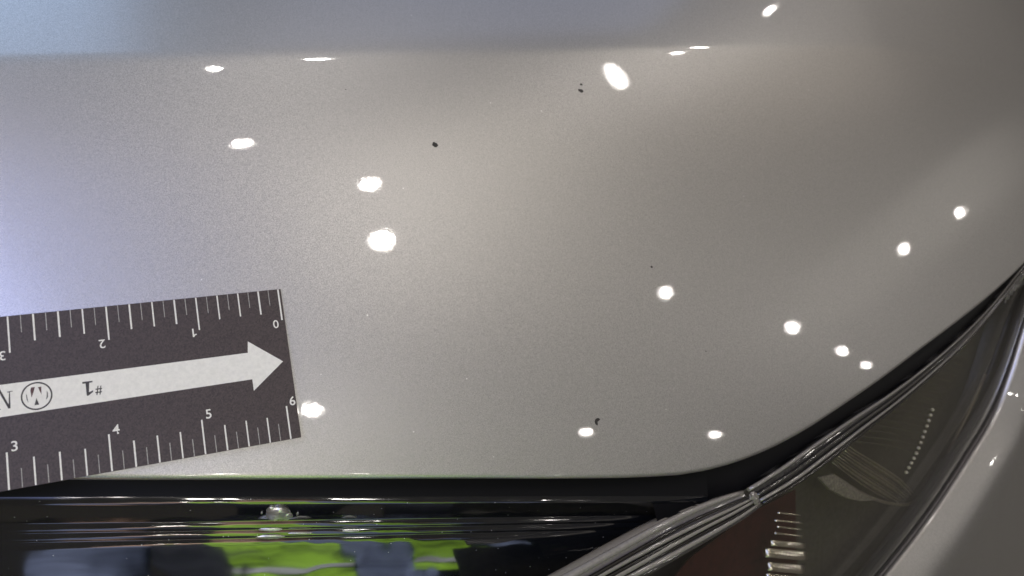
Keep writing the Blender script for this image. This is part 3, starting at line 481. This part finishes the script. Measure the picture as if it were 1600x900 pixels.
def text(s, x, y, size, rot, m, name='numeral', z=0.0, bold=0.0):
    cu = bpy.data.curves.new(name, 'FONT'); cu.body = s; cu.size = size; cu.align_x = 'CENTER'; cu.align_y = 'CENTER'; cu.offset = bold
    t = bpy.data.objects.new(name, cu); C.objects.link(t)
    dg = bpy.context.evaluated_depsgraph_get(); me = bpy.data.meshes.new_from_object(t.evaluated_get(dg))
    C.objects.unlink(t); bpy.data.objects.remove(t)
    me.materials.clear(); me.materials.append(M[m])
    xs = [v.co.x for v in me.vertices]; ys = [v.co.y for v in me.vertices]
    cx, cy = (max(xs) + min(xs)) / 2, (max(ys) + min(ys)) / 2
    for v in me.vertices: v.co.x -= cx; v.co.y -= cy
    o = bpy.data.objects.new(name, me); C.objects.link(o); o.parent = card
    o.location = (x, y, Z1 + z); o.rotation_euler = (0, 0, math.radians(rot))
    return o
for s, (x, y) in TOP_NUM:
    if s != '1': text(s, x, y, 0.0038, 180, 'ink', bold=0.00002); continue
    hh = 0.0027                                               # the flagged 1, head down like its neighbours
    slab('numeral', [(x - a * hh, y - (b - .5) * hh) for a, b in ((.16, 0), (.16, 1), (.0, 1), (-.06, .86), (-.28, .76), (-.28, .64), (0, .70), (0, 0))], M['ink'], card, Z0, Z1)
for s, (x, y) in LOW_NUM: text(s, x, y, 0.0040, 0, 'ink', bold=0.00004)
# the grey print on the arrow: numeral, hash, round monogram and the letter beside it
for nm, polys, m in PRINT:
    for pts in polys: slab(nm, pts, M[m], card, Z1 + 0.000005, Z1 + 0.00002)
cx, cy = LOGO_C
n = 48; V = []
for k in range(n):
    a = 2 * math.pi * k / n
    for q in (0.945, 1.055): V.append((cx + LOGO_R[0] * q * math.cos(a), cy + LOGO_R[1] * q * math.sin(a), Z1 + 0.00002))
obj('monogram_ring', V, [(2 * k, 2 * k + 1, (2 * k + 3) % (2 * n), (2 * k + 2) % (2 * n)) for k in range(n)], M['mark'], card, smooth=False)

# ---------------------------------------------------------------- the photographer, standing before the bumper (seen mirrored in the gloss trim)
def skin(name, verts, edges, radii, m, parent, root=0, sub=2):
    me = bpy.data.meshes.new(name); me.from_pydata(verts, edges, [])
    o = bpy.data.objects.new(name, me); C.objects.link(o)
    md = o.modifiers.new('skin', 'SKIN'); md.use_smooth_shade = True
    for i, r in enumerate(radii): me.skin_vertices[0].data[i].radius = r if isinstance(r, tuple) else (r, r)
    for d in me.skin_vertices[0].data: d.use_root = False
    me.skin_vertices[0].data[root].use_root = True
    s = o.modifiers.new('sub', 'SUBSURF'); s.levels = sub; s.render_levels = sub
    dg = bpy.context.evaluated_depsgraph_get(); new = bpy.data.meshes.new_from_object(o.evaluated_get(dg))
    C.objects.unlink(o); bpy.data.objects.remove(o)
    new.materials.clear(); new.materials.append(m)
    for p in new.polygons: p.use_smooth = True
    o = bpy.data.objects.new(name, new); C.objects.link(o); o.parent = parent
    return o
M['skin'] = plain('skin', (0.45, 0.28, 0.20), 0.5)
M['hivis'] = plain('lime_hi_vis_cloth', (0.30, 0.55, 0.04), 0.7, 0.65, 26, 0.006)  # strong blotches in the colour stand in for shaded folds
M['denim'] = plain('blue_grey_work_cloth', (0.16, 0.20, 0.34), 0.8, 0.3, 30)
M['reflect'] = plain('silver_reflective_tape', (0.55, 0.58, 0.62), 0.35)
M['navy'] = plain('navy_cloth', (0.02, 0.022, 0.035), 0.8)
M['hair'] = plain('dark_hair', (0.02, 0.015, 0.01), 0.6)
per = empty('person', 'person in lime hi-vis vest and blue-grey work clothes mirrored in the black trim', 'person')
per.location = PERSON_LOC
# facing +Y (towards the car); joints in metres over the floor
def limb_pts(s):
    return {'hip': (.095 * s, 0, .90), 'knee': (.105 * s, .03, .50), 'ankle': (.11 * s, -.02, .09), 'toe': (.13 * s, .15, .03),
            'sh': (.19 * s, .03, 1.41), 'el': (.26 * s, -.02, 1.13), 'wr': (.27 * s, .05, .90), 'palm': (.27 * s, .07, .82)}
V = [(0, 0, .96), (0, .01, 1.12), (0, .03, 1.30), (0, .03, 1.44), (0, .05, 1.53), (0, .08, 1.62), (0, .09, 1.70)]
Rr = [(.15, .11), (.145, .105), (.165, .115), (.11, .09), .055, (.075, .09), (.07, .085)]
Ed = [(0, 1), (1, 2), (2, 3), (3, 4), (4, 5), (5, 6)]
for s in (-1, 1):
    q = limb_pts(s); b = len(V)
    for k, r, pr in (('hip', .085, 0), ('knee', .06, None), ('ankle', .04, None), ('toe', .035, None)):
        V.append(q[k]); Rr.append(r); Ed.append((pr if pr is not None else len(V) - 2, len(V) - 1))
    for k, r, pr in (('sh', .06, 3), ('el', .045, None), ('wr', .028, None), ('palm', (.020, .036), None)):
        V.append(q[k]); Rr.append(r); Ed.append((pr if pr is not None else len(V) - 2, len(V) - 1))
    pi = len(V) - 1
    for j, (dx, ln) in enumerate(((-.030, .075), (-.010, .085), (.010, .082), (.028, .066))):
        x, y, z = q['palm']
        V.append((x + .012 * s, y + dx, z - .045)); Rr.append(.009); Ed.append((pi, len(V) - 1))
        V.append((x - .004 * s, y + dx * .9, z - ln)); Rr.append(.0075); Ed.append((len(V) - 2, len(V) - 1))
    x, y, z = q['palm']; V.append((x - .012 * s, y + .05, z - .025)); Rr.append(.010); Ed.append((pi, len(V) - 1))
body = skin('body', V, Ed, Rr, M['skin'], per)
vest = skin('vest', [(0, 0, .93), (0, 0, .99), (0, .01, 1.12), (0, .03, 1.30), (0, .03, 1.46), (-.17, .03, 1.43), (.17, .03, 1.43)],
            [(0, 1), (1, 2), (2, 3), (3, 4), (4, 5), (4, 6)], [(.185, .135), (.18, .135), (.17, .13), (.19, .14), (.13, .11), .095, .095], M['hivis'], per)
def cloth(name, f0, f1, z0, z1, m, off):                     # a strip of cloth wrapped round the trunk, with folds
    rws = []
    for i in range(25):
        z = z0 + (z1 - z0) * i / 24; row = []
        for k in range(9):
            ph = math.radians(f0 + (f1 - f0) * k / 8)
            fold = 0.016 * noise.noise(Vector((ph * 6, z * 14, 3.0))) + 0.006 * noise.noise(Vector((ph * 15, z * 40, 7.0)))
            r_ = off + fold
            row.append(((.178 + r_) * math.sin(ph), .012 + (.136 + r_) * math.cos(ph), z))
        rws.append(row)
    return grid(name, rws, m, vest)
cloth('shirt_front', -14, 14, .84, 1.44, M['denim'], .006)
for s in (-1, 1):
    cloth('front_panel', (11 + s) * s, 40 * s, .94 + .015 * s, 1.42, M['hivis'], .018)
    cloth('side_panel', 39 * s, 85 * s, .90, 1.40, M['navy'], .010)
for s in (-1, 1):
    cloth('reflective_band', (11.5 + s) * s, 39.5 * s, 1.005, 1.03, M['reflect'], .023)
for s in (-1, 1):
    q = limb_pts(s)
    skin('sleeve', [q['sh'], q['el'], tuple(Vector(q['el']).lerp(Vector(q['wr']), .85))], [(0, 1), (1, 2)], [.082, .066, .05], M['denim'], per)
    skin('trouser_leg', [(.085 * s, 0, .94), q['hip'], q['knee'], (q['ankle'][0], q['ankle'][1], .10)], [(0, 1), (1, 2), (2, 3)], [.12, .115, .085, .075], M['navy'], per)
skin('trouser_waist', [(0, 0, .84), (0, 0, .92), (0, .005, 1.02)], [(0, 1), (1, 2)], [(.18, .128), (.178, .13), (.17, .125)], M['navy'], per)
skin('hair', [(0, .06, 1.66), (0, .07, 1.745)], [(0, 1)], [(.085, .085), (.078, .09)], M['hair'], per)
